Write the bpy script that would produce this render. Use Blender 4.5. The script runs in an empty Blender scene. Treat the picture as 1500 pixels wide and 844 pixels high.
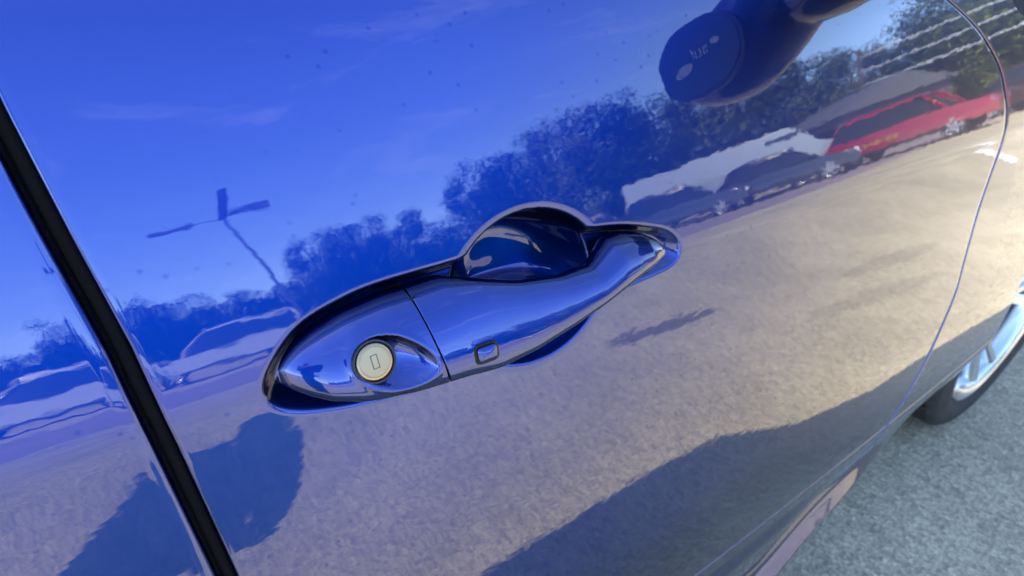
import bpy, bmesh, math, random
import numpy as np
from mathutils import Vector, Matrix
S = bpy.context.scene
R = math.radians
# ------------------------------------------------------------------ camera, world, sun, exposure
cam_d = bpy.data.cameras.new('camera'); cam = bpy.data.objects.new('camera', cam_d)
S.collection.objects.link(cam); S.camera = cam
CM = ((0.84082, -0.26328, 0.47299), (-0.54134, -0.41723, 0.73000), (0.00516, -0.86982, -0.49338))
m = Matrix([[CM[i][0], -CM[i][1], -CM[i][2]] for i in range(3)]).to_4x4()
m.translation = (-.082, -.232, .981); cam.matrix_world = m
cam_d.sensor_width = 36; cam_d.lens = 785.4 / 1500 * 36; cam_d.clip_start = .01; cam_d.clip_end = 800
cam_d.dof.use_dof = True; cam_d.dof.focus_distance = .31; cam_d.dof.aperture_fstop = 9
SUN = Vector((-.60, .58, 1)).normalized()                      # towards the sun: behind the car
W = bpy.data.worlds.new('World'); S.world = W; W.use_nodes = True
wn = W.node_tree.nodes; sky = wn.new('ShaderNodeTexSky'); sky.sky_type = 'NISHITA'; sky.sun_disc = False
sky.sun_elevation = math.asin(SUN.z); sky.sun_rotation = math.atan2(SUN.x, SUN.y)
sky.air_density = .62; sky.dust_density = .3; sky.ozone_density = 2.5
wl = W.node_tree.links; wtc = wn.new('ShaderNodeTexCoord'); wmp = wn.new('ShaderNodeMapping'); wmp.inputs['Scale'].default_value = (1.0, 1.4, 5.0); wmp.inputs['Rotation'].default_value = (R(12), R(8), R(30))
wno = wn.new('ShaderNodeTexNoise'); wno.inputs['Scale'].default_value = 2.6; wno.inputs['Detail'].default_value = 7; wno.inputs['Roughness'].default_value = .62; wno.inputs['Distortion'].default_value = .6
wra = wn.new('ShaderNodeValToRGB'); wra.color_ramp.elements[0].position = .56; wra.color_ramp.elements[1].position = .82; wra.color_ramp.elements[0].color = (0, 0, 0, 1); wra.color_ramp.elements[1].color = (.16, .16, .16, 1)
wmx = wn.new('ShaderNodeMix'); wmx.data_type = 'RGBA'; wmx.inputs[7].default_value = (7.0, 7.2, 7.6, 1)     # thin cirrus over the clear sky
wl.new(wtc.outputs['Generated'], wmp.inputs[0]); wl.new(wmp.outputs[0], wno.inputs['Vector']); wl.new(wno.outputs[0], wra.inputs[0]); wl.new(wra.outputs[0], wmx.inputs[0]); wl.new(sky.outputs[0], wmx.inputs[6])
wl.new(wmx.outputs[2], wn['Background'].inputs[0]); wn['Background'].inputs[1].default_value = .145
sl = bpy.data.lights.new('sun', 'SUN'); sl.energy = 2.6; sl.angle = R(.5); sl.color = (1, .93, .78)
sun = bpy.data.objects.new('sun', sl); S.collection.objects.link(sun)
sun.rotation_euler = (-SUN).to_track_quat('-Z', 'Y').to_euler()
V = S.view_settings; V.view_transform = 'Standard'; V.look = 'None'; V.exposure = 2.66; V.gamma = 1; V.use_curve_mapping = False

# ------------------------------------------------------------------ helpers
COL = S.collection
random.seed(7); np.random.seed(7)
def mat(name, col, rough=.5, metal=0., **kw):
    M = bpy.data.materials.new(name); M.use_nodes = True
    b = M.node_tree.nodes['Principled BSDF']
    b.inputs['Base Color'].default_value = (*col, 1); b.inputs['Roughness'].default_value = rough; b.inputs['Metallic'].default_value = metal
    for k, v in kw.items(): b.inputs[k].default_value = v
    return M
def nodes(M): return M.node_tree.nodes, M.node_tree.links, M.node_tree.nodes['Principled BSDF']
def mesh_obj(name, verts, faces, M, parent=None, smooth=True, mats=None, fmat=None):
    me = bpy.data.meshes.new(name); me.from_pydata([tuple(v) for v in verts], [], faces); me.update()
    if smooth: me.polygons.foreach_set('use_smooth', [True] * len(me.polygons))
    for k in (mats or [M]): me.materials.append(k)
    if fmat is not None: me.polygons.foreach_set('material_index', fmat)
    o = bpy.data.objects.new(name, me); COL.objects.link(o)
    if parent: o.parent = parent
    return o
def bm_obj(name, bm, M, parent=None, smooth=False, autos=None):
    me = bpy.data.meshes.new(name); bm.to_mesh(me); bm.free(); me.materials.append(M)
    if smooth: me.polygons.foreach_set('use_smooth', [True] * len(me.polygons))
    o = bpy.data.objects.new(name, me); COL.objects.link(o)
    if parent: o.parent = parent
    if autos: me.set_sharp_from_angle(angle=R(autos))
    return o
def empty(name, loc=(0, 0, 0), rz=0):
    o = bpy.data.objects.new(name, None); COL.objects.link(o); o.location = loc; o.rotation_euler = (0, 0, rz); o.empty_display_size = .1
    return o
def tag(o, label, cat, group=None):
    o['label'] = label; o['category'] = cat
    if group: o['group'] = group
    return o
def add_box(bm, c, s, rot=None, bev=0):
    r = bmesh.ops.create_cube(bm, size=1); vs = r['verts']
    for v in vs: v.co = Vector((v.co.x * s[0], v.co.y * s[1], v.co.z * s[2]))
    if bev: 
        es = list({e for v in vs for e in v.link_edges}); rr = bmesh.ops.bevel(bm, geom=es, offset=bev, segments=2, affect='EDGES'); vs = list({v for f in rr['faces'] for v in f.verts} | {v for v in vs if v.is_valid})
    if rot is not None:
        for v in vs: v.co = rot @ v.co
    for v in vs: v.co += Vector(c)
    return vs
def add_tube(bm, pts, rad, n=10, cap=True):
    pts = [Vector(p) for p in pts]; rings = []
    rad = rad if isinstance(rad, (list, tuple)) else [rad] * len(pts)
    for i, p in enumerate(pts):
        d = (pts[min(i + 1, len(pts) - 1)] - pts[max(i - 1, 0)]).normalized()
        a = d.cross(Vector((0, 0, 1)));  a = a if a.length > .05 else d.cross(Vector((1, 0, 0))); a.normalize(); b = d.cross(a)
        rings.append([bm.verts.new(p + rad[i] * (math.cos(t) * a + math.sin(t) * b)) for t in [2 * math.pi * k / n for k in range(n)]])
    for q, r in zip(rings, rings[1:]):
        for k in range(n): bm.faces.new((q[k], q[(k + 1) % n], r[(k + 1) % n], r[k]))
    if cap: bm.faces.new(rings[0][::-1]); bm.faces.new(rings[-1])
def add_lathe(bm, prof, n=48, axis='Y', c=(0, 0, 0)):
    """prof: list of (radius, along)"""
    rings = []
    for r, a in prof:
        ring = []
        for k in range(n):
            t = 2 * math.pi * k / n; u, w = r * math.cos(t), r * math.sin(t)
            co = (u, a, w) if axis == 'Y' else ((u, w, a) if axis == 'Z' else (a, u, w))
            ring.append(bm.verts.new(Vector(co) + Vector(c)))
        rings.append(ring)
    for q, r in zip(rings, rings[1:]):
        for k in range(n): bm.faces.new((q[k], q[(k + 1) % n], r[(k + 1) % n], r[k]))
    return rings
def grid_faces(nr, nc, wrap=False):
    f = []
    for i in range(nr - 1):
        for j in range(nc - (0 if wrap else 1)):
            j2 = (j + 1) % nc; f.append((i * nc + j, i * nc + j2, (i + 1) * nc + j2, (i + 1) * nc + j))
    return f
def sm(a, b, x):
    t = np.clip((np.asarray(x, float) - a) / (b - a), 0, 1); return t * t * (3 - 2 * t)

# ------------------------------------------------------------------ materials
def noise(N, scale, detail=2, rough=.5, w=None):
    n = N.new('ShaderNodeTexNoise'); n.inputs['Scale'].default_value = scale; n.inputs['Detail'].default_value = detail; n.inputs['Roughness'].default_value = rough
    return n
def ramp(N, stops):
    r = N.new('ShaderNodeValToRGB'); e = r.color_ramp.elements
    while len(e) < len(stops): e.new(.5)
    for q, (p, c) in zip(e, stops): q.position = p; q.color = (*c, 1) if len(c) == 3 else c
    return r
def make_paint(name, base, ior=2.4, spots=True):
    M = mat(name, base, .40, 1.0); N, L, b = nodes(M)
    b.inputs['Coat Weight'].default_value = 1; b.inputs['Coat IOR'].default_value = ior; b.inputs['Coat Roughness'].default_value = .008
    b.inputs['Specular IOR Level'].default_value = .3
    lw = N.new('ShaderNodeLayerWeight'); lw.inputs[0].default_value = .5          # metallic flop: the flakes darken at a glancing view
    fr = ramp(N, [(.10, base), (.62, tuple(q * .22 for q in base))]); L.new(lw.outputs['Facing'], fr.inputs[0]); L.new(fr.outputs[0], b.inputs['Base Color'])
    tc = N.new('ShaderNodeTexCoord')
    # orange peel of the lacquer: faint, drawn out along the car
    mp = N.new('ShaderNodeMapping'); mp.inputs['Scale'].default_value = (.55, .8, 1.0); L.new(tc.outputs['Object'], mp.inputs[0])
    n1 = noise(N, 110, 1.5); L.new(mp.outputs[0], n1.inputs['Vector'])
    bp = N.new('ShaderNodeBump'); bp.inputs['Strength'].default_value = .0045; bp.inputs['Distance'].default_value = .01
    L.new(n1.outputs[0], bp.inputs['Height']); L.new(bp.outputs[0], b.inputs['Coat Normal'])
    n3 = noise(N, 7, 4, .65); L.new(tc.outputs['Object'], n3.inputs['Vector']); r3 = ramp(N, [(.35, (.004, .004, .004)), (.75, (.030, .030, .030))]); L.new(n3.outputs[0], r3.inputs[0]); L.new(r3.outputs[0], b.inputs['Coat Roughness'])   # wiped-on haze
    if spots:   # dried water spots and dust
        vo = N.new('ShaderNodeTexVoronoi'); vo.inputs['Scale'].default_value = 95; vo.inputs['Randomness'].default_value = 1; L.new(tc.outputs['Object'], vo.inputs['Vector'])
        rp = ramp(N, [(0, (1, 1, 1)), (.09, (.8, .8, .8)), (.14, (0, 0, 0))]); L.new(vo.outputs['Distance'], rp.inputs[0])
        n2 = noise(N, 9, 2); L.new(tc.outputs['Object'], n2.inputs['Vector']); r2 = ramp(N, [(.34, (0, 0, 0)), (.56, (1, 1, 1))]); L.new(n2.outputs[0], r2.inputs[0])
        mu = N.new('ShaderNodeMath'); mu.operation = 'MULTIPLY'; L.new(rp.outputs[0], mu.inputs[0]); L.new(r2.outputs[0], mu.inputs[1])
        m2 = N.new('ShaderNodeMath'); m2.operation = 'MULTIPLY_ADD'; m2.inputs[1].default_value = -.40; m2.inputs[2].default_value = 1; L.new(mu.outputs[0], m2.inputs[0]); L.new(m2.outputs[0], b.inputs['Coat Weight'])
    return M
PAINT = make_paint('blue_metallic_paint', (.0005, .031, .275), 1.72)
BLACK = mat('black_rubber', (.0025, .0025, .003), .7)
SEAL = mat('window_seal', (.012, .012, .014), .4)
GLASS = mat('tinted_glass', (.012, .016, .018), .03, 0, **{'Coat Weight': .5})
LINER = mat('wheel_liner', (.008, .008, .008), .8)
CHROME = mat('lock_face', (.46, .36, .22), .36, 1.0)
RIM = mat('rim_silver', (.62, .66, .70), .22, 1.0, **{'Coat Weight': .6})
DISC = mat('brake_disc', (.25, .25, .26), .35, 1.0)
WHITE_LENS = mat('pale_plastic', (.75, .76, .76), .25)
DARKPL = mat('dark_plastic', (.012, .013, .03), .35)
def make_tyre():
    M = mat('tyre_rubber', (.012, .012, .012), .75); N, L, b = nodes(M)
    tc = N.new('ShaderNodeTexCoord'); n = noise(N, 40, 4); L.new(tc.outputs['Object'], n.inputs['Vector'])
    r = ramp(N, [(.3, (.010, .010, .010)), (.75, (.035, .034, .032))]); L.new(n.outputs[0], r.inputs[0]); L.new(r.outputs[0], b.inputs['Base Color'])
    return M
TYRE = make_tyre()
def make_asphalt(name, c0, c1, grain=True, streaks=()):
    M = mat(name, c0, .9); N, L, b = nodes(M)
    tc = N.new('ShaderNodeTexCoord')
    fine = noise(N, 150, 4, .7); L.new(tc.outputs['Object'], fine.inputs['Vector'])
    mid = noise(N, 1.6, 5, .62); L.new(tc.outputs['Object'], mid.inputs['Vector'])
    big = noise(N, .35, 3, .5); L.new(tc.outputs['Object'], big.inputs['Vector'])
    vo = N.new('ShaderNodeTexVoronoi'); vo.inputs['Scale'].default_value = 92; L.new(tc.outputs['Object'], vo.inputs['Vector'])
    rc = ramp(N, [(.34, c0), (.66, c1)])
    mx = N.new('ShaderNodeMix'); mx.data_type = 'FLOAT'; mx.inputs[0].default_value = .45; L.new(mid.outputs[0], mx.inputs[2]); L.new(big.outputs[0], mx.inputs[3]); L.new(mx.outputs[0], rc.inputs[0])
    rf = ramp(N, [(.32, (.55, .55, .55)), (.5, (.97, .97, .97)), (.72, (1.5, 1.48, 1.42))]); L.new(fine.outputs[0], rf.inputs[0])
    m1 = N.new('ShaderNodeMix'); m1.data_type = 'RGBA'; m1.blend_type = 'MULTIPLY'; m1.inputs[0].default_value = 1; L.new(rc.outputs[0], m1.inputs[6]); L.new(rf.outputs[0], m1.inputs[7])
    rv = ramp(N, [(0, (.52, .52, .52)), (1, (1.5, 1.5, 1.5))]); L.new(vo.outputs['Color'], rv.inputs[0])
    m2 = N.new('ShaderNodeMix'); m2.data_type = 'RGBA'; m2.blend_type = 'MULTIPLY'; m2.inputs[0].default_value = .7; L.new(m1.outputs[2], m2.inputs[6]); L.new(rv.outputs[0], m2.inputs[7])
    out = m2.outputs[2]
    for (x, y, lx, ly, a, k) in streaks:          # stretched, ragged darker blots
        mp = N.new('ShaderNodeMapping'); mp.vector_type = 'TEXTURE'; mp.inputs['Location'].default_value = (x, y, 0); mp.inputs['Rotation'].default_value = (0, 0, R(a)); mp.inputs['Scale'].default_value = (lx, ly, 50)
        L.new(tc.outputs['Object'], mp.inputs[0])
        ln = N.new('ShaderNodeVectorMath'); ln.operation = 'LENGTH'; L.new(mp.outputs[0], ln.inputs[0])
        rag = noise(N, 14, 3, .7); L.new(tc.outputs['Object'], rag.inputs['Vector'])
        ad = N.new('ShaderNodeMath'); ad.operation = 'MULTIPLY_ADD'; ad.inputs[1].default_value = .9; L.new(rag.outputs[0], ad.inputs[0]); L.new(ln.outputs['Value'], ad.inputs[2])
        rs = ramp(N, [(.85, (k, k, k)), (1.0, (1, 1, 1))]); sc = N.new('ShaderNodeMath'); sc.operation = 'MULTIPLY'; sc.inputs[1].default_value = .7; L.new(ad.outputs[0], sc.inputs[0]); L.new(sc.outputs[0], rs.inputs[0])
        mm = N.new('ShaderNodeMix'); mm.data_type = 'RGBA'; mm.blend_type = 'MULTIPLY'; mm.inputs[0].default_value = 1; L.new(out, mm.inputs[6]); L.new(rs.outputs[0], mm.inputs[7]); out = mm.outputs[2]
    L.new(out, b.inputs['Base Color'])
    bp = N.new('ShaderNodeBump'); bp.inputs['Strength'].default_value = .6; bp.inputs['Distance'].default_value = .004; L.new(vo.outputs['Distance'], bp.inputs['Height']); L.new(bp.outputs[0], b.inputs['Normal'])
    return M
LOT = make_asphalt('lot_asphalt', (.315, .266, .172), (.55, .462, .30), streaks=[(1.7, -1.5, .42, .045, 6, .35), (.5, -1.85, .25, .05, 30, .45), (2.6, -.95, .5, .08, 14, .8), (3.2, -1.15, .5, .09, 10, .78)])
ROAD = make_asphalt('road_asphalt', (.26, .20, .20), (.32, .25, .245))
LINE = mat('line_paint', (.72, .72, .68), .7)
KERB = mat('kerb_concrete', (.36, .35, .32), .85)
GRASS = mat('verge_grass', (.06, .09, .025), .9)

# ------------------------------------------------------------------ setting: ground, road, kerb, lines
def sheet(name, x0, x1, y0, y1, z, M):
    o = mesh_obj(name, [(x0, y0, z), (x1, y0, z), (x1, y1, z), (x0, y1, z)], [(0, 1, 2, 3)], M, smooth=False); o['kind'] = 'structure'; return o
sheet('parking_ground', -300, 300, -300, 300, 0, LOT)
sheet('road', -300, 300, -13.0, -6.2, .004, ROAD)

# ------------------------------------------------------------------ car: surface of the right-hand side
TH = [(0.10, -6), (.30, -6), (.395, -3), (.43, 0), (.46, 3), (.50, 6.5), (.57, 11.2), (.66, 10.2), (.75, 9.5), (.797, 7.6), (.809, 9), (.816, 14.5), (.828, 15.6), (.90, 16), (.95, 17), (.985, 20), (1.05, 28)]
PZ = np.arange(.10, 1.06, .001)
pth = np.interp(PZ, [a for a, b in TH], [b for a, b in TH])
pth = np.convolve(np.pad(pth, 4, mode='edge'), np.ones(9) / 9, mode='valid')
PY = np.cumsum(np.tan(np.radians(pth))) * .001; PY -= np.interp(.80, PZ, PY)
def Yb(X, Z):
    X = np.asarray(X, float); Z0 = np.asarray(Z, float) - .012 * X
    y = np.interp(Z0, PZ, PY); y = np.where(Z0 > .8, y * (1 - .25 * sm(-.1, .9, X)), y)
    y = y + .015 * (X - .1) ** 2
    y = y + .06 * np.maximum(X - 1.0, 0) ** 2 + .10 * np.maximum(-X - 1.0, 0) ** 2   # body draws in towards nose and tail
    y = y + .07 * sm(.30, 1.05, X) * sm(.46, .20, Z)              # lower body tucks under ahead of the door
    y = y - .0052 * (1 - sm(.40, .56, X)) * sm(.428, .402, Z0)      # pressed line along the foot of the door
    w = np.interp(X, [-2, .25, .397, .535, .70, .95, 3], [.279, .282, .310, .344, .372, .40, .40]) - Z   # below this line: the sill
    w = np.where(w > 0, np.sqrt(w * w + .003 ** 2) - .003, 0)
    return y - (1 - .80 * sm(.58, .85, X)) * .78 * np.minimum(w, .024) + 1.3 * np.maximum(w - .024, 0) ** 1.15
ZE = [.10, .284, .292, .304, .318, .352, .394, .43, .448, .484, .544, .611, .725, .806, .848, .898, .943, .969, .99]
XE = [.28, .28, .30, .35, .41, .52, .585, .632, .655, .689, .734, .78, .795, .821, .812, .766, .683, .605, .54]
def zdrop(X, Z): return np.interp(X, [-9, .9, 1.4, 1.8, 2.05, 2.2, 9], [0, 0, .055, .14, .22, .30, .30]) * sm(.60, .97, Z)
def xfront(z): return np.interp(z, ZE, XE)
zz_ = np.arange(.1, 1.0, .002); xx_ = np.convolve(np.pad(xfront(zz_), 8, mode='edge'), np.ones(17) / 17, mode='valid')
def xfront(z): return np.interp(z, zz_, xx_)
def xgap(z): return np.interp(z, [.1, .60, .72, .80, .845, .893, .94, 1.0], [-.106, -.109, -.1145, -.1185, -.1215, -.1275, -.1325, -.137])
OUT = np.array([(-.0715, .8085), (-.066, .8185), (-.05, .8325), (-.028, .8395), (-.006, .8425), (.035, .8435), (.08, .845), (.15, .840), (.19, .831), (.208, .823), (.215, .813), (.206, .803), (.16, .799), (.11, .7905), (.04, .782), (.014, .7810), (-.026, .7850), (-.048, .7895), (-.062, .7945), (-.0695, .8005)])
def catmull(P, n=8):
    P = np.asarray(P, float); o = []
    for i in range(len(P)):
        a, b, c, d = P[i - 1], P[i], P[(i + 1) % len(P)], P[(i + 2) % len(P)]
        for t in np.arange(n) / n: o.append(.5 * (2 * b + (c - a) * t + (2 * a - 5 * b + 4 * c - d) * t * t + (3 * b - a - 3 * c + d) * t ** 3))
    return np.array(o)
OUT = catmull(OUT, 6)
def sdist(X, Z):
    P = np.stack([X, Z], -1); d = np.full(X.shape, 9.); ins = np.zeros(X.shape, bool)
    for a, b in zip(OUT, np.roll(OUT, -1, 0)):
        e = b - a; w = P - a; t = np.clip((w @ e) / (e @ e), 0, 1); d = np.minimum(d, np.linalg.norm(w - t[..., None] * e, axis=-1))
        c = ((a[1] > P[..., 1]) != (b[1] > P[..., 1])) & (P[..., 0] < (b[0] - a[0]) * (P[..., 1] - a[1]) / (b[1] - a[1] + 1e-12) + a[0]); ins ^= c
    return np.where(ins, d, -d)
def recess(X, Z):
    sd = sdist(X, Z)
    d1 = .013 * sm(-.0042, .0070, sd)
    r = np.sqrt(((X - .088) / .056) ** 2 + ((Z - .8150) / .0485) ** 2)
    d2 = .060 * np.clip(1 - np.clip(r, 0, 1) ** 3.0, 0, 1) ** .9 + .0035 * sm(1.10, .92, r)
    d2 = d2 * (1 - .62 * sm(.803, .778, Z))                 # shallower below the grip
    k = .004; h = np.clip(.5 + .5 * (d1 - d2) / k, 0, 1)
    return d2 + (d1 - d2) * h + k * h * (1 - h) * sm(0, .002, np.minimum(d1, d2))
FL = [(.0005, .00015), (.0012, .0006), (.0018, .0016), (.0021, .0032), (.0022, .0060), (.0022, .022)]   # rolled edge of a panel
def panel(name, zrow, xl, xr, cols, parent, flange_l=True, flange_r=True, flange_t=True, flange_b=True, rec=False, M=PAINT, fr=1.0, fl_=1.0):
    """rows along z; cols: function (xl, xr) -> x positions of one row"""
    rows = []
    for z in zrow:
        a, b = float(xl(z)), float(xr(z)); xs = np.asarray(cols(a, b)); rows.append((xs, np.full(len(xs), z)))
    X = np.array([r[0] for r in rows]); Z = np.array([r[1] for r in rows]); Y = Yb(X, Z)
    if rec: Y = Y + recess(X, Z)
    def addcol(X, Y, Z, side):
        i = 0 if side < 0 else -1
        for dx, dy in FL:
            k_ = (fl_ if side < 0 else fr); dx, dy = dx * k_, (dy * k_ if dy < .01 else dy)
            nx, ny, nz = X0[side] + side * dx, Y0[side] + dy, Z0[side]
            if side < 0: X = np.c_[nx, X]; Y = np.c_[ny, Y]; Z = np.c_[nz, Z]
            else: X = np.c_[X, nx]; Y = np.c_[Y, ny]; Z = np.c_[Z, nz]
        return X, Y, Z
    X0 = {-1: X[:, 0].copy(), 1: X[:, -1].copy()}; Y0 = {-1: Y[:, 0].copy(), 1: Y[:, -1].copy()}; Z0 = {-1: Z[:, 0].copy(), 1: Z[:, -1].copy()}
    if flange_l: X, Y, Z = addcol(X, Y, Z, -1)
    if flange_r: X, Y, Z = addcol(X, Y, Z, 1)
    for side, on in ((-1, flange_b), (1, flange_t)):
        if not on: continue
        i = 0 if side < 0 else -1; bx, by, bz = X[i].copy(), Y[i].copy(), Z[i].copy()
        for dz, dy in FL:
            if side < 0: X = np.vstack([bx, X]); Y = np.vstack([by + dy, Y]); Z = np.vstack([bz - dz, Z])
            else: X = np.vstack([X, bx]); Y = np.vstack([Y, by + dy]); Z = np.vstack([Z, bz + dz])
    Z = Z - zdrop(X, Z)
    nr, nc = X.shape
    return mesh_obj(name, np.stack([X.ravel(), Y.ravel(), Z.ravel()], -1), grid_faces(nr, nc), M, parent)
car = empty('blue_car', (0, 0, 0))
tag(car, 'glossy metallic blue car seen close at its door handle, parked on asphalt', 'car')
zr_door = np.concatenate([np.arange(.286, .45, .002), np.arange(.45, .745, .004), np.arange(.745, .885, .0008), np.arange(.885, .9752, .003)])
def door_cols(a, b):
    return np.concatenate([np.linspace(a, -.085, 14)[:-1], np.arange(-.085, .235, .0009), np.linspace(.235, b, 100)])
GAPW = .0037
door = panel('front_door', zr_door, lambda z: xgap(z) + GAPW + .0022, lambda z: xfront(z) - .0032, door_cols, car, rec=True, fr=.4)
lin = lambda n: (lambda a, b: np.linspace(a, b, n))
WX, WZ, WR, RX = 1.48, .33, .46, -1.04
def arch_half(z):
    d = WR * WR - (z - WZ) ** 2
    return math.sqrt(d) if d > 0 else 0
zr_q = np.concatenate([np.arange(.286, .45, .002), np.arange(.45, .9752, .0035)])
rear = panel('rear_quarter_panel', zr_q, lambda z: RX + arch_half(z), lambda z: xgap(z) - GAPW - .0022, lin(170), car)
fz = np.concatenate([np.arange(.150, .45, .002), np.arange(.45, .9765, .004)])
def fl(z): return xfront(z) + .0032
front = panel('front_fender', fz[fz > .2805], fl, lambda z: WX - arch_half(z), lin(110), car, flange_b=False, fl_=.4)
sill = panel('sill', fz[fz <= .2825], lambda z: RX + arch_half(z), lambda z: WX - arch_half(z), lin(220), car, flange_t=False)
nose = panel('nose_side', np.arange(.18, .9735, .01), lambda z: WX + arch_half(z) + .0005, lambda z: 2.16, lin(40), car, flange_b=False, flange_r=False)
tail = panel('tail_side', np.arange(.18, .9735, .01), lambda z: -1.68, lambda z: RX - arch_half(z) - .0005, lin(40), car, flange_b=False, flange_l=False)
CW = 1.72
for src in (door, rear, front, sill, nose, tail):                 # the far side of the car
    o = src.copy(); COL.objects.link(o); o.parent = car; o.scale = (1, -1, 1); o.location = (0, CW, 0); o.name = 'far_' + src.name.split('.')[0]
# dark rubber behind the shut lines
def strip(name, zs, xc, w, dy, M, parent):
    v = []
    for z in zs:
        x = float(xc(z)); y = float(Yb(x, z)) + dy; v += [(x - w, y, z), (x + w, y, z)]
    return mesh_obj(name, v, [(2 * i, 2 * i + 1, 2 * i + 3, 2 * i + 2) for i in range(len(zs) - 1)], M, parent)
strip('shut_line_seal', np.arange(.20, .985, .01), xgap, .016, .030, BLACK, door)
strip('shut_line_seal', np.arange(.290, .985, .004), xfront, .010, .020, BLACK, door)
v = []
for x in np.linspace(-.7, .36, 40): y = float(Yb(x, .284)); v += [(x, y + .014, .268), (x, y + .014, .300)]
mesh_obj('shut_line_seal', v, [(2 * i, 2 * i + 1, 2 * i + 3, 2 * i + 2) for i in range(39)], BLACK, door)
bm = bmesh.new(); add_tube(bm, [(float(xgap(z)) - .0015, float(Yb(xgap(z), z)) + .0175, z) for z in np.arange(.28, .985, .012)], .0028, 8); bm_obj('rubber_bead', bm, mat('rubber_grey', (.006, .006, .007), .95), door, True)
def skin(name, edge, crown, M, parent=car, n=25):
    """a sheet from the right edge line (x, y, z) across to its mirror, arched by crown"""
    v = []
    for k, (x, y, z) in enumerate(edge):
        c = crown[k] if isinstance(crown, list) else crown
        for t in np.linspace(0, 1, n): v.append((x + c[0] * (1 - (2 * t - 1) ** 2), y + (CW - 2 * y) * t, z + c[1] * (1 - (2 * t - 1) ** 2)))
    return mesh_obj(name, v, grid_faces(len(edge), n), M, parent)
def edge_at(x, z0=.9735): return (x, float(Yb(x, z0)) + .004, z0 - float(zdrop(x, z0)) + .002)
hood = [edge_at(x) for x in np.linspace(.72, 2.16, 24)]
skin('bonnet', hood, (0, .055), PAINT)
nx = [(2.16, float(Yb(2.16, z)), z - float(zdrop(2.16, z))) for z in np.linspace(.9735, .18, 20)]
skin('nose', nx, [(.10 + .05 * math.sin(3.14 * k / 19), .055 * (1 - k / 19) ** 3) for k in range(20)], PAINT)
tx = [(-1.68, float(Yb(-1.68, z)), z) for z in np.linspace(.9735, .18, 20)]
skin('tail', tx, [(-.06 - .05 * math.sin(3.14 * k / 19), 0) for k in range(20)], PAINT)
def rail(x): return (x, float(np.interp(x, [-1.4, -.9, .1, .3, 1.0], [.11, .115, .115, .11, .08])), float(np.interp(x, [-1.62, -1.15, -.6, .0, .25, .98], [.985, 1.45, 1.52, 1.52, 1.46, .985])))
skin('windscreen', [rail(x) for x in np.linspace(.98, .25, 12)], [(.10 * (1 - k / 11) + .02, .01 + .03 * k / 11) for k in range(12)], GLASS)
skin('roof', [rail(x) for x in np.linspace(.25, -1.15, 20)], (0, .04), PAINT)
skin('rear_window', [rail(x) for x in np.linspace(-1.15, -1.62, 10)], [(-.02 - .04 * k / 9, .04 - .04 * k / 9) for k in range(10)], GLASS)
for s_ in (0, 1):
    fx = (lambda y: y) if not s_ else (lambda y: CW - y)
    v = []; xs = np.linspace(-1.58, .95, 70)
    for x in xs:
        b = edge_at(x); r = rail(x)
        for t in np.linspace(0, 1, 8): v.append((x, fx(b[1] + .006 + (r[1] - b[1] - .006) * t - .02 * math.sin(3.14 * t)), b[2] - .012 + (r[2] - b[2] + .012) * t))
    mesh_obj('side_window' if not s_ else 'far_side_window', v, grid_faces(70, 8), GLASS, car)
    bm = bmesh.new(); add_tube(bm, [(x, fx(rail(x)[1] - .004), rail(x)[2]) for x in np.linspace(-1.6, .97, 60)], .022, 8); bm_obj('roof_rail', bm, PAINT, car, True)
bm = bmesh.new(); add_tube(bm, [(x, float(Yb(x, .9735)) + .018, .9855) for x in np.linspace(-1.5, .62, 60)], .0065, 8); bm_obj('window_seal', bm, SEAL, door, True)
bm = bmesh.new(); add_box(bm, (-.30, CW / 2, .55), (2.2, CW - .34, .76)); add_box(bm, (1.30, CW / 2, .42), (.95, CW - .70, .46)); bm_obj('light_block', bm, BLACK, car)  # unseen black boxes added to stop light passing through the car
bm = bmesh.new(); add_box(bm, (.23, CW / 2, .27), (1.6, CW - .20, .12)); bm_obj('underbody', bm, LINER, car)
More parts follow.
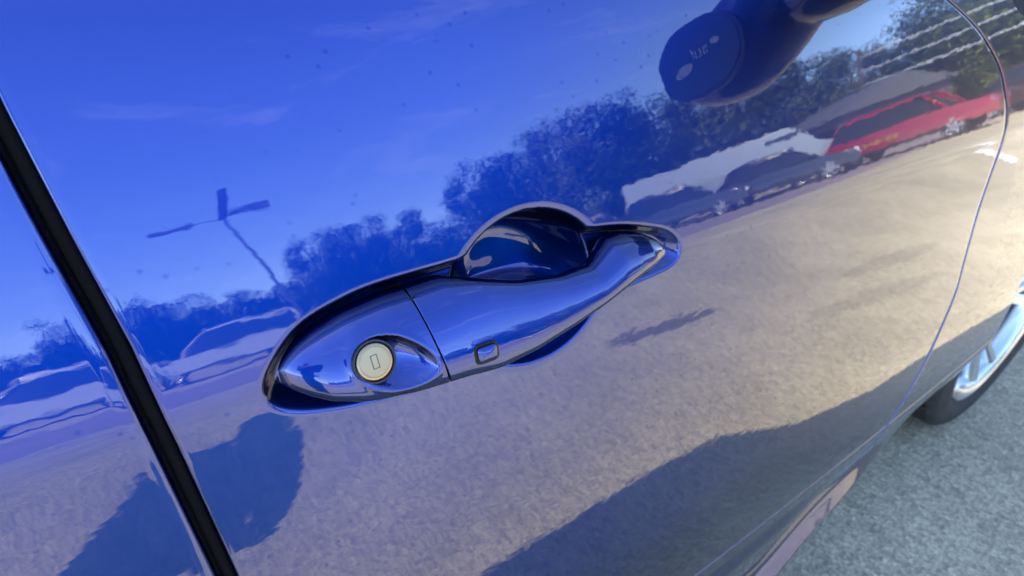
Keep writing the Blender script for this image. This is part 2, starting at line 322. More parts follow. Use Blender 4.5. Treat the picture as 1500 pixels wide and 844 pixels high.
# wheels
def make_wheel(x, y, flip, first=None):
    """disc in the XZ plane, outer face towards -Y (flip: +Y)"""
    f = -1 if flip else 1
    root = bm_obj('wheel', bmesh.new(), RIM, car); root.location = (x, y, .318); root.rotation_euler = (0, R(17), math.pi if flip else 0)
    if first:
        root.data = first.data
        for c in first.children: q = c.copy(); COL.objects.link(q); q.parent = root
        return root
    bm = bmesh.new()     # barrel and outer lip
    add_lathe(bm, [(.225, .175), (.222, .10), (.212, .045), (.212, .020), (.222, .006), (.232, .000), (.2375, -.003), (.241, .000), (.243, .010), (.243, .175)], 96)
    # five split spokes
    for k in range(5):
        a = 2 * math.pi * k / 5 + .3
        for d in (-1, 1):
            pr = [(.035, d * .10, .050, .030), (.10, d * .105, .032, .024), (.16, d * .17, .020, .020), (.215, d * .21, .006, .022)]
            vs = []
            for r_, da, yy, w in pr:
                t = a + da; c = Vector((r_ * math.cos(t), 0, r_ * math.sin(t))); tn = Vector((-math.sin(t), 0, math.cos(t)))
                vs.append([bm.verts.new(c + tn * w * q + Vector((0, yy + dy, 0))) for q, dy in ((-.62, .035), (-.62, .006), (-.4, 0), (.4, 0), (.62, .006), (.62, .035))])
            for p, q in zip(vs, vs[1:]):
                for j in range(5): bm.faces.new((p[j], p[j + 1], q[j + 1], q[j]))
    add_lathe(bm, [(.0, .040), (.03, .040), (.034, .044), (.075, .046), (.078, .075)], 40)
    bmesh.ops.recalc_face_normals(bm, faces=bm.faces)
    me = root.data; bm.to_mesh(me); bm.free(); me.polygons.foreach_set('use_smooth', [True] * len(me.polygons)); me.set_sharp_from_angle(angle=R(40))
    bm = bmesh.new()     # tyre: sidewall and grooved tread
    pr = [(.240, .178), (.262, .190), (.300, .184), (.314, .172)]
    for g in range(5):
        a0 = .168 - g * .031; pr += [(.318, a0), (.318, a0 - .024), (.311, a0 - .0255), (.311, a0 - .0295)]
    pr += [(.318, .012), (.314, .004), (.306, -.003), (.300, -.0065), (.296, -.0068), (.288, -.0105), (.268, -.0115), (.262, -.0105), (.252, -.0065), (.244, -.001), (.241, .006)]
    add_lathe(bm, pr, 120); ty = bm_obj('tyre', bm, TYRE, root, True, 50)
    bm = bmesh.new()
    for k in range(72):  # tread blocks cross cuts as raised bars
        t = 2 * math.pi * k / 72; rot = Matrix.Rotation(-t, 3, 'Y')
        add_box(bm, rot @ Vector((.3185, .088, 0)), (.003, .15, .018), rot)
    bm_obj('tread_blocks', bm, TYRE, root)
    bm = bmesh.new(); add_lathe(bm, [(.05, .085), (.14, .085), (.14, .105), (.05, .105)], 48); bm_obj('brake_disc', bm, DISC, root, True, 40)
    for k in range(5):
        t = 2 * math.pi * k / 5; bm = bmesh.new(); add_lathe(bm, [(0, .036), (.008, .036), (.009, .05)], 12, c=(.052 * math.cos(t), 0, .052 * math.sin(t)))
        bm_obj('wheel_bolt', bm, DISC, root, True, 40)
    return root
WY = .022
w0 = make_wheel(WX, WY, False); make_wheel(RX, WY, False, w0); make_wheel(WX, CW - WY, True, w0); make_wheel(RX, CW - WY, True, w0)
for x in (WX, RX):       # arch liners
    for s_ in (0, 1):
        bm = bmesh.new(); v = []
        for t in np.linspace(-.35, math.pi + .35, 30):
            for y in (.03, .32): bm.verts.new((x + (WR + .004) * math.cos(t), y if not s_ else CW - y, WZ + (WR + .004) * math.sin(t)))
        bm.verts.ensure_lookup_table()
        for i in range(29): bm.faces.new((bm.verts[2 * i], bm.verts[2 * i + 1], bm.verts[2 * i + 3], bm.verts[2 * i + 2]))
        bm_obj('wheel_arch_liner', bm, LINER, car, True)

# ------------------------------------------------------------------ the door handle
hs = [-.0655, -.062, -.055, -.045, -.03, -.01, .005, .025, .045, .07, .10, .125, .134, .145, .16, .175, .188, .196, .1985]
h_top = [.8165, .8212, .8265, .8313, .8364, .8395, .840, .8408, .837, .8303, .8262, .8262, .8305, .8362, .8362, .8328, .827, .8195, .8160]
h_bot = [.8100, .8065, .8025, .7992, .7955, .7928, .7918, .7910, .7912, .7935, .7985, .8032, .8050, .8075, .8108, .8136, .8150, .8150, .8152]
h_out = [.0005, .0065, .012, .0172, .0222, .0255, .026, .0262, .026, .0254, .0244, .0234, .0230, .0224, .0210, .0182, .0130, .0070, .0018]
h_bak = [-.0005, -.006, -.010, -.011, -.011, -.011, -.011, -.010, .001, .005, .005, .001, -.003, -.008, -.011, -.011, -.011, -.006, -.001]
def spl(tab):                                             # smooth curve through the table
    xs = np.arange(-.0655, .1986, .0003); y = np.interp(xs, hs, tab); k = 37; w = np.hanning(k); w /= w.sum()
    n = k // 2; yp = np.concatenate([2 * y[0] - y[n:0:-1], y, 2 * y[-1] - y[-2:-n - 2:-1]]); ys = np.convolve(yp, w, mode='valid')
    return lambda s: float(np.interp(s, xs, ys))
f_top, f_bot, f_out, f_bak = spl(h_top), spl(h_bot), spl(h_out), spl(h_bak)
def Yref(X, Z): return float(Yb(X, .805)) + math.tan(R(12)) * (Z - .805)
def slant(s, z): return .19 * (.842 - z) * float(sm(.035, .003, abs(s - .004)))
EYE_C, EYE_D = np.array([-.0130, .8150]), np.array([.946, -.324])
def eye(x, z):
    d = np.array([x, z]) - EYE_C; u = d @ EYE_D; w = d @ np.array([.324, .946])
    hh = .0126 * (1 - .22 * max(u, 0) / .021); q = math.sqrt((u / .0205) ** 2 + (w / max(hh, .002)) ** 2)
    return -.0115 * max(0, 1 - q ** 2.4) ** .8 + .0005 * math.exp(-((q - 1.12) / .10) ** 2)
def hpoint(s, ph, dent=False):
    zt, zb, o1, o0 = f_top(s), f_bot(s), f_out(s), f_bak(s)
    zc, b, oc, a = (zt + zb) / 2, (zt - zb) / 2, (o1 + o0) / 2, (o1 - o0) / 2
    c, n = math.cos(ph), math.sin(ph); e = 2 / 2.25
    o = oc + a * math.copysign(abs(c) ** e, c); z = zc + b * math.copysign(abs(n) ** e, n)
    o -= .28 * (z - zc) * float(sm(-.066, -.045, s) * sm(.1985, .17, s))
    x = s + slant(s, z)
    if dent and c > 0: o += eye(x, z)
    return (x, Yref(x, z) - o, z)
def loft(name, s0, s1, n, dent, M, close0, close1, back=False):
    ss = list(np.linspace(s0, s1, n)); K = 160; v = []; f = []
    ph = [2 * math.pi * k / K for k in range(K)]
    for s in ss: v += [hpoint(s, p, dent) for p in ph]
    f = grid_faces(n, K, True)
    # each end closes with a small rounded rim, then a cap
    for side, on in ((0, close0), (1, close1)):
        base = 0 if side == 0 else (n - 1) * K; s = ss[0] if side == 0 else ss[-1]; d = -1 if side == 0 else 1
        ring = np.array(v[base:base + K]); ctr = ring.mean(0); prev = base
        for dx, sc in ((.0003, .992), (.0005, .975), (.0005, .5), (.0005, .02)):
            i0 = len(v); v += [tuple(q) for q in (ctr + (ring - ctr) * sc + np.array([d * dx * (1 if on else .2), 0, 0]))]
            for k in range(K):
                k2 = (k + 1) % K; q = (prev + k, prev + k2, i0 + k2, i0 + k); f.append(q if side else q[::-1])
            prev = i0
    if back:                                               # inner half of the grip coloured black, for the shade behind it
        fm = [1 if (k < (n - 1) * K and .36 * K < (k % K) < .70 * K and 12 < k // K < n - 40) else 0 for k in range(len(f))]
        return mesh_obj(name, v, f, M, door, mats=[M, BLACK], fmat=fm)
    return mesh_obj(name, v, f, M, door)
pull = loft('pull_handle', .0048, .1984, 330, False, PAINT, True, False, True)
cap = loft('lock_cover', -.0654, .0032, 150, True, PAINT, False, True)
bm = bmesh.new()          # dark tongue behind the split
add_box(bm, (.0055, Yref(.004, .818) + .004, .818), (.010, .020, .040), Matrix.Rotation(R(-11), 3, 'Y')); bm_obj('handle_gasket', bm, BLACK, door)
# lock cylinder: a metal face with a key slot, in a dark collar
LK = Vector((-.0232, 0, .8180)); LK.y = Yref(LK.x, LK.z) - .0205
ldir = Vector((.08, -.90, .40)).normalized()             # it faces outwards and slightly up
q = ldir.to_track_quat('Z', 'Y').to_matrix()
def disc_obj(name, prof, M, c, smooth=40, n=64):
    bm = bmesh.new(); add_lathe(bm, prof, n, 'Z')
    for v_ in bm.verts: v_.co = q @ v_.co + c
    bmesh.ops.recalc_face_normals(bm, faces=bm.faces); return bm_obj(name, bm, M, door, True, smooth)
disc_obj('lock_collar', [(.0098, -.010), (.0098, .0000), (.0102, .0006), (.0110, .0006), (.0115, -.0004), (.0115, -.010)], DARKPL, LK)
disc_obj('lock_cylinder', [(.0, .0006), (.0074, .00055), (.0076, .0003), (.0079, .0003), (.0081, .0005), (.0089, .0004), (.0093, .0001), (.0095, -.0006), (.0095, -.01)], CHROME, LK)
bm = bmesh.new()
for cx, cy, sx, sy in ((-.0016, 0, .0005, .0070), (.0016, 0, .0004, .0070), (0, .0034, .0036, .0004), (0, -.0034, .0036, .0004)): add_box(bm, (cx, cy, .0006), (sx, sy, .0003))
ang = math.atan2((q.transposed() @ Vector((0, 0, 1))).y, (q.transposed() @ Vector((0, 0, 1))).x) - math.pi / 2
for v_ in bm.verts: v_.co = q @ (Matrix.Rotation(ang, 3, 'Z') @ v_.co) + LK
bm_obj('key_slot', bm, mat('slot_shadow', (.16, .13, .09), .5, .8), door)
# push button with its dark surround
def pad(name, c, ex, ez, nrm, h, M, dome=.0006):
    qq = nrm.to_track_quat('Z', 'Y').to_matrix(); up = qq.transposed() @ Vector((0, 0, 1)); an = math.atan2(up.y, up.x) - math.pi / 2
    bm = bmesh.new(); rings = []
    for sc, hh in ((1, -.004), (1, h * .55), (.96, h * .85), (.88, h), (.6, h + dome * .7), (.25, h + dome), (.02, h + dome)):
        ring = []
        for k in range(48):
            t = 2 * math.pi * k / 48; cc, s_ = math.cos(t), math.sin(t); e = 2 / 4.5
            ring.append(bm.verts.new(qq @ (Matrix.Rotation(an, 3, 'Z') @ Vector((ex * sc * math.copysign(abs(cc) ** e, cc), ez * sc * math.copysign(abs(s_) ** e, s_), hh))) + c))
        rings.append(ring)
    for a, b in zip(rings, rings[1:]):
        for k in range(48): bm.faces.new((a[k], a[(k + 1) % 48], b[(k + 1) % 48], b[k]))
    bm.faces.new(rings[-1]); bmesh.ops.recalc_face_normals(bm, faces=bm.faces)
    return bm_obj(name, bm, M, door, True)
bp_ = Vector(hpoint(.0345, -.30)); bn = Vector((-.02, -1, .30)).normalized()
pad('button_surround', bp_, .0074, .0058, bn, .0005, BLACK, 0)
pad('unlock_button', bp_, .0060, .0044, bn, .0026, PAINT, .0012)

# ------------------------------------------------------------------ wing mirror (just above the picture, seen in the door)
def ell_loft(name, stations, M, parent, n=40, e=2.6, caps=True):
    """stations: (centre x, y, z, half x, half z) along the mirror's arm"""
    v = []; K = n
    for (x, y, z, a, b) in stations:
        for k in range(K):
            t = 2 * math.pi * k / K; c, s_ = math.cos(t), math.sin(t)
            v.append((x + a * math.copysign(abs(c) ** (2 / e), c), y, z + b * math.copysign(abs(s_) ** (2 / e), s_)))
    f = grid_faces(len(stations), K, True)
    if caps: f += [tuple(range(K))[::-1], tuple(range((len(stations) - 1) * K, len(stations) * K))]
    return mesh_obj(name, v, f, M, parent)
MX = .485
mst = []
for t in np.linspace(0, 1, 26):
    y = -.012 - .175 * t; k = max(.03, (1 - abs(2 * t - 1) ** 4.0) ** .6)
    mst.append((MX + .012 * (1 - k) + .03 * (1 - float(sm(0, .5, t))), y, .992 + .008 * t + .034 * (1 - float(sm(.12, .6, t))), .052 * k, (.034 + .022 * float(sm(0, .4, t))) * k))
mirror = ell_loft('wing_mirror', mst, PAINT, car, 48, 2.8)
ell_loft('mirror_stalk', [(MX + .03, .075, 1.045, .060, .030), (MX + .025, .03, 1.024, .056, .036), (MX + .012, -.005, 1.014, .046, .032), (MX + .002, -.05, 1.012, .034, .026)], PAINT, mirror, 32, 2.4)
def oval(name, y, z, ry, rz, x, M, th=.002, e=2.5, rot=0):
    bm = bmesh.new()
    for k in range(40):
        t = 2 * math.pi * k / 40; c, n_ = math.cos(t), math.sin(t); yy, zz = ry * math.copysign(abs(c) ** (2 / e), c), rz * math.copysign(abs(n_) ** (2 / e), n_)
        bm.verts.new((x, y + yy * math.cos(rot) - zz * math.sin(rot), z + yy * math.sin(rot) + zz * math.cos(rot)))
    f_ = bm.faces.new(bm.verts); r_ = bmesh.ops.extrude_face_region(bm, geom=[f_])
    for v_ in r_['geom']:
        if isinstance(v_, bmesh.types.BMVert): v_.co.x -= th
    bmesh.ops.recalc_face_normals(bm, faces=bm.faces); return bm_obj(name, bm, M, mirror, False)
oval('glass_frame', -.118, .999, .058, .045, MX - .047, DARKPL, .006, 2.4)
oval('mirror_glass', -.118, .999, .053, .040, MX - .0535, mat('mirror_silver', (.05, .055, .09), .03, 1.0), .0006, 2.4)
MARK = mat('pale_mark', (.60, .62, .66), .4)
oval('reflection_oval', -.140, .992, .013, .0062, MX - .0545, MARK, .0006, 2, .2)  # pale ovals laid on the glass in place of its reflections
oval('reflection_oval', -.092, 1.006, .006, .0035, MX - .0545, MARK, .0006, 2, -.3)
def text_mesh(name, body, size, ext, M, parent, loc, rot):
    tcv = bpy.data.curves.new(name, 'FONT'); tcv.body = body; tcv.size = size; tcv.extrude = ext; tcv.align_x = 'CENTER'; tcv.resolution_u = 4
    to = bpy.data.objects.new(name, tcv); me = bpy.data.meshes.new_from_object(to); bpy.data.objects.remove(to); me.materials.append(M)
    o = bpy.data.objects.new(name, me); COL.objects.link(o); o.parent = parent; o.location = loc; o.rotation_euler = rot; return o
text_mesh('script_mark', 'auf', .019, .0003, MARK, mirror, (MX - .0547, -.114, .998), (R(90), 0, R(-90)))
# ------------------------------------------------------------------ the place that the paint mirrors
def pol(az, d, z=0): return (d * math.sin(R(az)), -d * math.cos(R(az)), z)
# bay lines
def bay(name, x, y, lx, ly, a=0):
    o = mesh_obj(name, [(-lx / 2, -ly / 2, 0), (lx / 2, -ly / 2, 0), (lx / 2, ly / 2, 0), (-lx / 2, ly / 2, 0)], [(0, 1, 2, 3)], LINE, smooth=False); o.location = (x, y, .004); o.rotation_euler = (0, 0, R(a)); o['kind'] = 'structure'
bay('bay_line', 6.85, -1.66, .75, .17, 135)
bay('bay_line', 9.8, -4.6, 4.2, .10, 88)
bay('bay_line', -4.2, -4.9, 2.4, .10, 90)
# street lamp
def street_lamp(loc, h, lab):
    root = empty('street_lamp', loc); root.rotation_euler = (0, R(-20), 0); tag(root, lab, 'street lamp')
    G = mat('lamp_steel', (.09, .095, .11), .5, .2)
    bm = bmesh.new(); add_tube(bm, [(0, 0, 0), (0, 0, .5), (0, 0, h * .5), (0, 0, h)], [.11, .10, .075, .055], 14); bm_obj('post', bm, G, root, True, 40)
    for (a, l, t, w) in ((183, 3.2, 15, .4), (5, 1.2, -16, .32), (70, .2, 30, .4)):
        bm = bmesh.new(); d = Vector((math.cos(R(a)), math.sin(R(a)), math.sin(R(t)))); add_tube(bm, [(0, 0, h - .12), tuple(d * l * .45 + Vector((0, 0, h - .05)))], .035, 8); ar = bm_obj('arm', bm, G, root, True, 40)
        bm = bmesh.new(); rot = Matrix.Rotation(R(a), 3, 'Z') @ Matrix.Rotation(R(-t), 3, 'Y'); add_box(bm, d * (l * .45 + .45) + Vector((0, 0, h)), (1.5, w, .16), rot, .03); hd = bm_obj('lamp_head', bm, G, root)
        bm = bmesh.new(); add_box(bm, d * (l * .45 + .45) + Vector((0, 0, h - .062)), (.7, w * .7, .02), rot); bm_obj('lens', bm, WHITE_LENS, hd)
    return root
street_lamp(pol(7.0, 24), 6.6, 'tall street lamp with three flat heads, mirrored in the door left of the handle')
# trees
def leaf_mat(name, a, b):
    M = mat(name, a, .7); N, L, p = nodes(M); g = N.new('ShaderNodeNewGeometry'); r = ramp(N, [(0, a), (.6, b), (1, tuple(q * 1.5 for q in b))]); L.new(g.outputs['Random Per Island'], r.inputs[0]); L.new(r.outputs[0], p.inputs['Base Color'])
    p.inputs['Specular IOR Level'].default_value = 0
    return M
LEAF = [leaf_mat('leaf_dark', (.006, .014, .004), (.020, .036, .009)), leaf_mat('leaf_mid', (.010, .021, .005), (.042, .066, .014)), leaf_mat('leaf_olive', (.025, .038, .008), (.11, .135, .028))]
BARK = mat('bark', (.07, .055, .04), .9)
def crown_mesh(seed, nl=15000):
    rg = np.random.RandomState(seed); cl = []
    for _ in range(46):
        t = rg.rand() * 2 * math.pi; zz = rg.uniform(.10, .93); rr = math.sqrt(max(0, 1 - ((zz - .55) / .5) ** 2)) * rg.uniform(.35, .95) * .42
        cl.append((rr * math.cos(t), rr * math.sin(t), zz, rg.uniform(.10, .18)))
    v = []; f = []
    for i in range(nl):
        c = cl[rg.randint(len(cl))] if i % 10 < 7 else (0, 0, .5, .36); d = rg.normal(size=3); d /= np.linalg.norm(d); r_ = c[3] * rg.uniform(.25, 1.10) ** .7
        p = np.array([c[0] + d[0] * r_, c[1] + d[1] * r_, c[2] + d[2] * r_ * .75]); s_ = rg.uniform(.007, .016)
        u = rg.normal(size=3); u -= (u @ d) * d * .6; u /= np.linalg.norm(u); w = np.cross(d, u); w /= np.linalg.norm(w) + 1e-9
        k = len(v); v += [tuple(p - u * s_), tuple(p + w * s_ * .55), tuple(p + u * s_), tuple(p - w * s_ * .55)]; f.append((k, k + 1, k + 2, k + 3))
    return v, f, cl
PROTO = []
for k in range(3):
    v, f, cl = crown_mesh(20 + k); me = bpy.data.meshes.new('crown'); me.from_pydata(v, [], f); me.materials.append(LEAF[k])
    bm = bmesh.new(); add_tube(bm, [(0, 0, 0), (.01, 0, .2), (-.01, .01, .45), (0, 0, .75)], [.028, .022, .016, .006], 9)
    for c in cl[:9]: add_tube(bm, [(0, 0, .25 + .3 * random.random()), (c[0] * .5, c[1] * .5, c[2] - .1), c[:3]], [.012, .008, .003], 6)
    mt = bpy.data.meshes.new('trunk'); bm.to_mesh(mt); bm.free(); mt.materials.append(BARK); PROTO.append((me, mt))
def tree(az, d, el, wid, k, rz, lab):
    h = (d * math.tan(R(el)) + .85) / .98; root = empty('tree', pol(az, d)); tag(root, lab, 'tree', 'trees across the road')
    for me, nm in zip(PROTO[k], ('crown', 'trunk')):
        o = bpy.data.objects.new(nm, me); COL.objects.link(o); o.parent = root; o.scale = (h * wid, h * wid, h); o.rotation_euler = (0, 0, rz)
TR = [(-17, 44, 4.5, 1.0, 1), (-12.5, 42, 6.2, 1.0, 0), (-8.5, 45, 6.8, 1.1, 1), (-4.5, 43, 6.0, 1.2, 0), (-.5, 46, 5.4, 1.2, 1), (4, 44, 4.6, 1.3, 0), (9, 40, 8.6, .95, 1), (13, 41, 9.4, .95, 0), (17, 42, 9.0, 1.0, 1), (21, 43, 6.5, 1.1, 0),
      (27, 38, 10.5, 1.0, 1), (31, 37, 12.5, 1.0, 0), (36, 37, 13.4, 1.05, 2), (41, 38, 13.0, 1.05, 0), (46, 37, 12.2, 1.1, 1), (51, 38, 11.0, 1.15, 2), (55.5, 39, 10.5, 1.1, 1), (60, 40, 9.2, 1.2, 2), (64, 42, 8.0, 1.2, 2), (68.5, 40, 9.5, 1.1, 1), (72, 36, 14, .9, 2), (76, 38, 14.5, .9, 1), (80, 40, 14, .9, 0)]
ORD = ['leftmost', 'second from the left', 'third from the left', 'fourth from the left', 'fifth from the left', 'above the white cars', 'just left of the street lamp foot', 'left of the lamp gap', 'behind the lock cover', 'above the lock cover', 'lowest beside the sky gap', 'at the left end of the tall clump', 'second in the tall clump', 'tallest of the clump', 'behind the charcoal car', 'under the wing mirror tip', 'behind the low black car', 'behind the silver van', 'behind the low building', 'behind the bonnet of the red car', 'third from the right', 'second from the right', 'rightmost']
for i, (az, d, el, wid, k) in enumerate(TR):
    tree(az, d, el, wid, k, i * 1.7, '%s leafy tree, %s in the mirrored row' % (['dark green', 'mid green', 'olive green'][k], ORD[i]))
# far hedge under the trees (one mass)
rg = np.random.RandomState(3); v = []; f = []
for i in range(26000):
    az = rg.uniform(-40, 88); d = 47 + rg.uniform(-1.2, 1.2); p = np.array(pol(az, d, rg.uniform(0, 3.6 + .6 * math.sin(az * .9)))); u = rg.normal(size=3) * .16; w = rg.normal(size=3) * .12; k = len(v)
    v += [tuple(p - u), tuple(p + w), tuple(p + u), tuple(p - w)]; f.append((k, k + 1, k + 2, k + 3))
o = mesh_obj('hedge', v, f, LEAF[0], smooth=False); o['kind'] = 'stuff'; tag(o, 'long dark hedge under the trees across the road', 'hedge')
# parked vehicles
def prism(bm, prof, w, inset, bev=.05):
    """side outline (x, z) swept across the width, narrowed towards both flanks; inset(z) tells how far the flank leans in"""
    st = [(-1, .0), (-1, 1), (1, 1), (1, .0)]
    rings = []
    for t in (-1, -.985, -.93, 0, .93, .985, 1):
        sc = 1 - (.05 if abs(t) == 1 else .015 if abs(t) > .95 else 0); cx = sum(p[0] for p in prof) / len(prof); cz = sum(p[1] for p in prof) / len(prof)
        rings.append([bm.verts.new((cx + (x - cx) * sc, t * (w / 2 - inset(z)), cz + (z - cz) * sc)) for x, z in prof])
    n = len(prof)
    for a, b in zip(rings, rings[1:]):
        for k in range(n): bm.faces.new((a[k], a[(k + 1) % n], b[(k + 1) % n], b[k]))
    bm.faces.new(rings[0][::-1]); bm.faces.new(rings[-1]); bmesh.ops.recalc_face_normals(bm, faces=bm.faces)
EGLASS = mat('car_glass', (.02, .025, .03), .06)
ETYRE = mat('car_tyre', (.015, .015, .015), .8); ERIM = mat('car_rim', (.7, .7, .72), .3, .9); TRIM = mat('car_trim', (.02, .02, .022), .6)
def parked(loc, rz, L_, H, Wd, col, lab, style='hatch', cat='car', rough=.25, letters=None):
    root = empty('parked_' + ('van' if style == 'van' else 'car'), loc, R(rz)); tag(root, lab, cat)
    P = mat('parked_paint', col, rough, 0, **{'Coat Weight': 1.0})
    h = L_ / 2; b = H * .60
    if style == 'van': body = [(-h, .3), (-h, H * .97), (-h + .12, H), (h * .42, H), (h * .55, H * .97), (h * .80, H * .60), (h * .97, H * .50), (h, .7), (h, .3)]; cab = [(h * .30, H * .62), (h * .34, H * .93), (h * .535, H * .93), (h * .74, H * .62)]
    elif style == 'suv': body = [(-h, .38), (-h, b * .95), (-h + .1, b), (h * .45, b), (h * .92, b * .90), (h, b * .72), (h, .38)]; cab = [(-h * .96, b), (-h * .84, H * .96), (-h * .7, H), (h * .05, H), (h * .16, H * .97), (h * .48, b)]
    else: body = [(-h, .32), (-h * .99, b * .92), (-h * .94, b), (h * .42, b), (h * .88, b * .84), (h * .99, b * .62), (h, .32)]; cab = [(-h * .93, b), (-h * .66, H * .96), (-h * .45, H), (h * .0, H), (h * .12, H * .96), (h * .46, b)]
    bm = bmesh.new(); prism(bm, body, Wd, lambda z: .10 * max(0, (z - b * .7) / H) + .04 * max(0, .5 - z)); bm_obj('body', bm, P, root, True, 35)
    if style != 'van':
        cz = [(x, z) for x, z in cab]; bm = bmesh.new(); prism(bm, cz, Wd - .06, lambda z: .10 + .16 * (z - b) / (H - b)); g = bm_obj('windows', bm, EGLASS, root, True, 35)
        rf = [(x * 1.0, z) for x, z in cab[1:-1]] ; rf = [(rf[0][0] - .02, rf[0][1] - .03)] + [(x, z + .012) for x, z in rf] + [(rf[-1][0] + .03, rf[-1][1] - .04)]
        bm = bmesh.new(); prism(bm, rf, Wd - .04, lambda z: .10 + .16 * (z - b) / (H - b)); bm_obj('roof', bm, P, root, True, 35)
        for s_ in (-1, 1):
            for xa, xb in ((cab[0], cab[1]), (cab[-1], cab[-2])):
                bm = bmesh.new(); add_tube(bm, [(xa[0], s_ * (Wd / 2 - .12), xa[1]), (xb[0], s_ * (Wd / 2 - .255), xb[1])], .04, 6); bm_obj('pillar', bm, P, root, True)
    else:
        for s_ in (-1, 1):
            bm = bmesh.new(); add_box(bm, (h * .48, s_ * (Wd / 2 - .055), H * .77), (h * .26, .03, H * .24), None, .01); bm_obj('side_window', bm, EGLASS, root)
    for x in (-h * .62, h * .60):
        for s_ in (-1, 1):
            bm = bmesh.new(); add_lathe(bm, [(.0, .09), (.30, .10), (.33, .07), (.33, -.07), (.30, -.10), (0, -.09)], 28); t_ = bm_obj('wheel', bm, ETYRE, root, True, 40); t_.location = (x, s_ * (Wd / 2 - .11), .33)
            bm = bmesh.new()
            for k in range(7):
                a = 2 * math.pi * k / 7; add_box(bm, (.12 * math.cos(a), s_ * .10, .12 * math.sin(a)), (.20, .02, .05), Matrix.Rotation(-a, 3, 'Y'))
            add_lathe(bm, [(.20, s_ * .085), (.235, s_ * .105), (.245, s_ * .09)], 28); bm_obj('rim', bm, ERIM, t_, True, 40)
    for s_ in (-1, 1):
        bm = bmesh.new(); add_box(bm, (h * .95, s_ * Wd * .36, b * .72), (.16, .34, .14), None, .03); bm_obj('headlight', bm, mat('lamp_glass', (.8, .8, .82), .1), root)
        bm = bmesh.new(); add_box(bm, (-h * .97, s_ * Wd * .38, b * .80), (.10, .22, .22), None, .02); bm_obj('tail_light', bm, mat('tail_red', (.4, .01, .01), .2), root)
        bm = bmesh.new(); add_box(bm, (0, s_ * (Wd / 2 - .03), .36), (L_ * .62, .05, .12), None, .01); bm_obj('side_skirt', bm, TRIM, root)
    if letters:
        for s_ in (-1, 1):
            text_mesh('door_lettering', letters, .20, .002, mat('yellow_letters', (.7, .48, .05), .5), root, (-h * .25, s_ * (Wd / 2 + .012), b * .60), (R(90), 0, 0 if s_ < 0 else math.pi))['kind'] = 'stuff'
    return root
parked(pol(68.3, 19.5), 88, 4.6, 1.55, 1.8, (.36, .003, .018), 'bright red car with yellow door lettering, mirrored at the right of the door', 'suv', letters='auto service')
parked(pol(52.5, 21), 53, 7.6, 2.2, 1.95, (.42, .46, .52), 'pale silver van mirrored between the wing mirror and the red car', 'van', 'van')
parked(pol(47.5, 18), 55, 4.3, 1.42, 1.75, (.03, .03, .05), 'low black car parked in front of the silver van')
parked(pol(57.5, 18.5), 58, 4.2, 1.38, 1.75, (.02, .022, .03), 'second low black car, parked between the first and the red car')
parked(pol(78.5, 24), 95, 4.4, 1.5, 1.8, (.06, .03, .025), 'dark brown car parked beyond the red car', 'hatch')
parked(pol(-15, 17), 175, 4.4, 1.45, 1.8, (.55, .56, .58), 'white car mirrored at the far left of the panel', 'hatch')
parked(pol(-1.5, 17.4), 178, 4.5, 1.5, 1.8, (.50, .52, .56), 'white car mirrored just left of the door handle', 'suv')
parked(pol(13, 18.5), 172, 4.2, 1.42, 1.75, (.10, .14, .30), 'dark blue car mirrored above the lock cover', 'hatch')
parked(pol(28, 19.5), 25, 4.3, 1.45, 1.75, (.35, .36, .38), 'grey car mirrored above the hand recess', 'hatch')
parked(pol(39, 21), 45, 4.3, 1.45, 1.75, (.04, .045, .06), 'charcoal car mirrored right of the hand recess', 'hatch')
# low building and overhead cables
def building(loc, rz, L_, D_, H, lab):
    root = empty('building', loc, R(rz)); tag(root, lab, 'building')
    Wm = mat('grey_cladding', (.10, .10, .105), .7); Rm = mat('metal_roof', (.16, .155, .16), .5, .3)
    bm = bmesh.new(); add_box(bm, (0, 0, H / 2), (L_, D_, H)); bm_obj('wall', bm, Wm, root)
    bm = bmesh.new(); vs = [bm.verts.new(p) for p in ((-L_ / 2 - .3, -D_ / 2 - .3, H), (L_ / 2 + .3, -D_ / 2 - .3, H), (L_ / 2 + .3, D_ / 2 + .3, H), (-L_ / 2 - .3, D_ / 2 + .3, H), (-L_ / 2 - .3, 0, H + 1.1), (L_ / 2 + .3, 0, H + 1.1))]
    for q in ((0, 1, 5, 4), (2, 3, 4, 5), (0, 4, 3), (1, 2, 5), (3, 2, 1, 0)): bm.faces.new([vs[k] for k in q])
    bm_obj('roof', bm, Rm, root)
    for k in range(6):
        for sy in (-1, 1):
            bm = bmesh.new(); add_box(bm, ((k - 2.5) * L_ / 6.5, sy * (D_ / 2 + .01), H * .58), (1.2, .06, 1.0)); w = bm_obj('window', bm, EGLASS, root)
    return root
building(pol(62.5, 34), 118, 8, 6, 2.3, 'low grey building behind the red car and the silver van')
building(pol(80, 44), 100, 14, 8, 4.6, 'pale building beyond the fender at the right edge')
cab = empty('overhead_cables', pol(66, 33)); tag(cab, 'three overhead cables between two posts, mirrored at the upper right', 'cables')
PO = mat('pale_metal', (.75, .76, .78), .4, .3)
A, B = Vector(pol(64, 33)) - Vector(pol(66, 33)), Vector(pol(84, 30)) - Vector(pol(66, 33))
for k, z in enumerate((3.6, 4.4, 5.2)):
    bm = bmesh.new(); add_tube(bm, [A.lerp(B, t) + Vector((0, 0, z - .25 * math.sin(3.14 * t))) for t in np.linspace(0, 1, 14)], .045, 6); bm_obj('cable', bm, PO, cab, True)
for p in (A, B):
    bm = bmesh.new(); add_tube(bm, [p, p + Vector((0, 0, 5.6))], [.12, .08], 10); bm_obj('post', bm, BARK, cab, True)
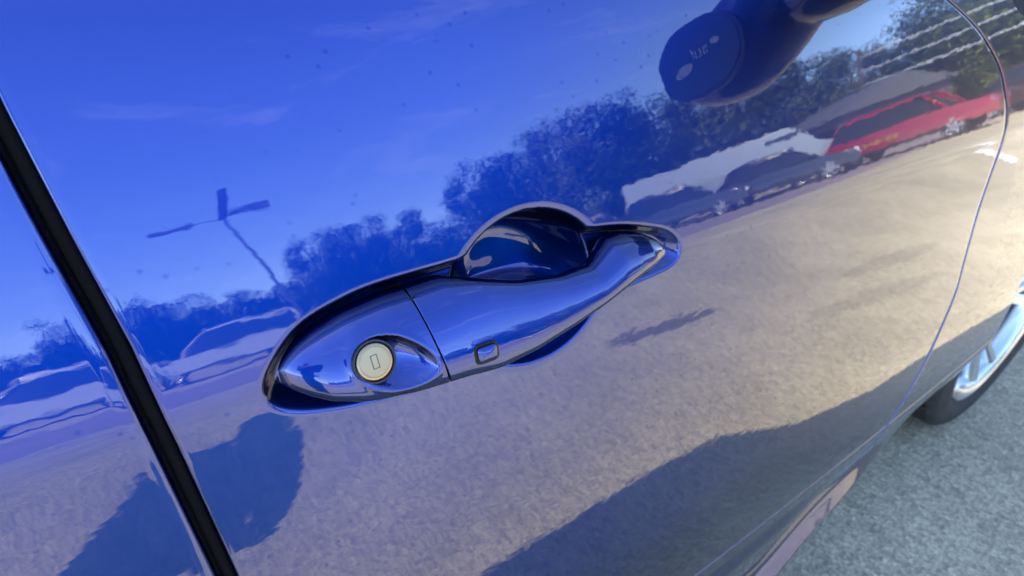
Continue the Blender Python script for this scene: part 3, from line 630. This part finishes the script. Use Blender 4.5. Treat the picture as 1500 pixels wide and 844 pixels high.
# the photographer, standing off to the left: casts the shadow that the door mirrors
def person(loc, rz):
    root = empty('person', loc, R(rz)); tag(root, 'person standing beside the car in dark clothes, hands raised, left of the picture', 'person')
    J = dict(pel=(0, 0, .95), chest=(0, .02, 1.30), neck=(0, .03, 1.48), hl=(-.09, 0, .92), hr=(.09, 0, .92), kl=(-.085, .03, .50), kr=(.085, .04, .50), al=(-.08, -.02, .08), ar=(.08, -.01, .08), tl=(-.09, .14, .04), tr=(.10, .15, .04),
             sl=(-.19, .02, 1.42), sr=(.19, .02, 1.42), el=(-.21, .20, 1.16), er=(.21, .20, 1.16), wl=(-.07, .25, 1.34), wr=(.07, .25, 1.34))
    Rr = dict(pel=.17, chest=.21, neck=.06, hl=.10, hr=.10, kl=.075, kr=.075, al=.045, ar=.045, tl=.04, tr=.04, sl=.075, sr=.075, el=.05, er=.05, wl=.032, wr=.032)
    E_ = [('pel', 'chest'), ('chest', 'neck'), ('pel', 'hl'), ('pel', 'hr'), ('hl', 'kl'), ('hr', 'kr'), ('kl', 'al'), ('kr', 'ar'), ('al', 'tl'), ('ar', 'tr'), ('chest', 'sl'), ('chest', 'sr'), ('sl', 'el'), ('sr', 'er'), ('el', 'wl'), ('er', 'wr')]
    key = list(J); me = bpy.data.meshes.new('body'); me.from_pydata([J[k] for k in key], [(key.index(a), key.index(b)) for a, b in E_], [])
    o = bpy.data.objects.new('body', me); COL.objects.link(o); o.parent = root
    md = o.modifiers.new('skin', 'SKIN'); 
    for i, k in enumerate(key): me.skin_vertices[0].data[i].radius = (Rr[k], Rr[k])
    me.skin_vertices[0].data[0].use_root = True
    o.modifiers.new('sub', 'SUBSURF').levels = 2; o.modifiers['sub'].render_levels = 2; me.materials.append(mat('dark_clothes', (.02, .022, .035), .8))
    SK = mat('skin', (.45, .28, .20), .5)
    bm = bmesh.new(); bmesh.ops.create_uvsphere(bm, u_segments=24, v_segments=16, radius=1)
    for v_ in bm.verts:
        x, y, z = v_.co; w = 1 - .22 * max(0, -z); v_.co = (x * .078 * w, y * .098 * w + (.012 if y > .8 and abs(z) < .3 else 0), z * .118)
        v_.co += Vector((0, .05, 1.64))
    bm_obj('head', bm, SK, root, True)
    bm = bmesh.new(); bmesh.ops.create_uvsphere(bm, u_segments=24, v_segments=16, radius=1)
    for v_ in list(bm.verts):
        if v_.co.z < -.1 or (v_.co.y > .55 and v_.co.z < .45): bm.verts.remove(v_)
    for v_ in bm.verts: v_.co = (v_.co.x * .086, v_.co.y * .106 + .045, v_.co.z * .122 + 1.652)
    bm_obj('hair', bm, mat('hair', (.02, .014, .01), .6), root, True)
    for s_ in (-1, 1):
        bm = bmesh.new(); add_tube(bm, [(s_ * .07, .24, 1.34), (s_ * .06, .29, 1.355), (s_ * .055, .33, 1.37)], [.03, .042, .034], 10)
        for k in range(4): add_tube(bm, [(s_ * .055 - s_ * .004 * k, .32, 1.345 + .018 * k), (s_ * .035, .36, 1.345 + .019 * k), (s_ * .012, .355, 1.35 + .019 * k)], [.010, .009, .007], 7)
        add_tube(bm, [(s_ * .06, .29, 1.38), (s_ * .04, .32, 1.415), (s_ * .025, .335, 1.425)], [.012, .010, .008], 7)
        bm_obj('hand', bm, SK, root, True)
    return root
person((-1.10, -.84, 0), 5).scale = (1.06, 1.06, 1.04)
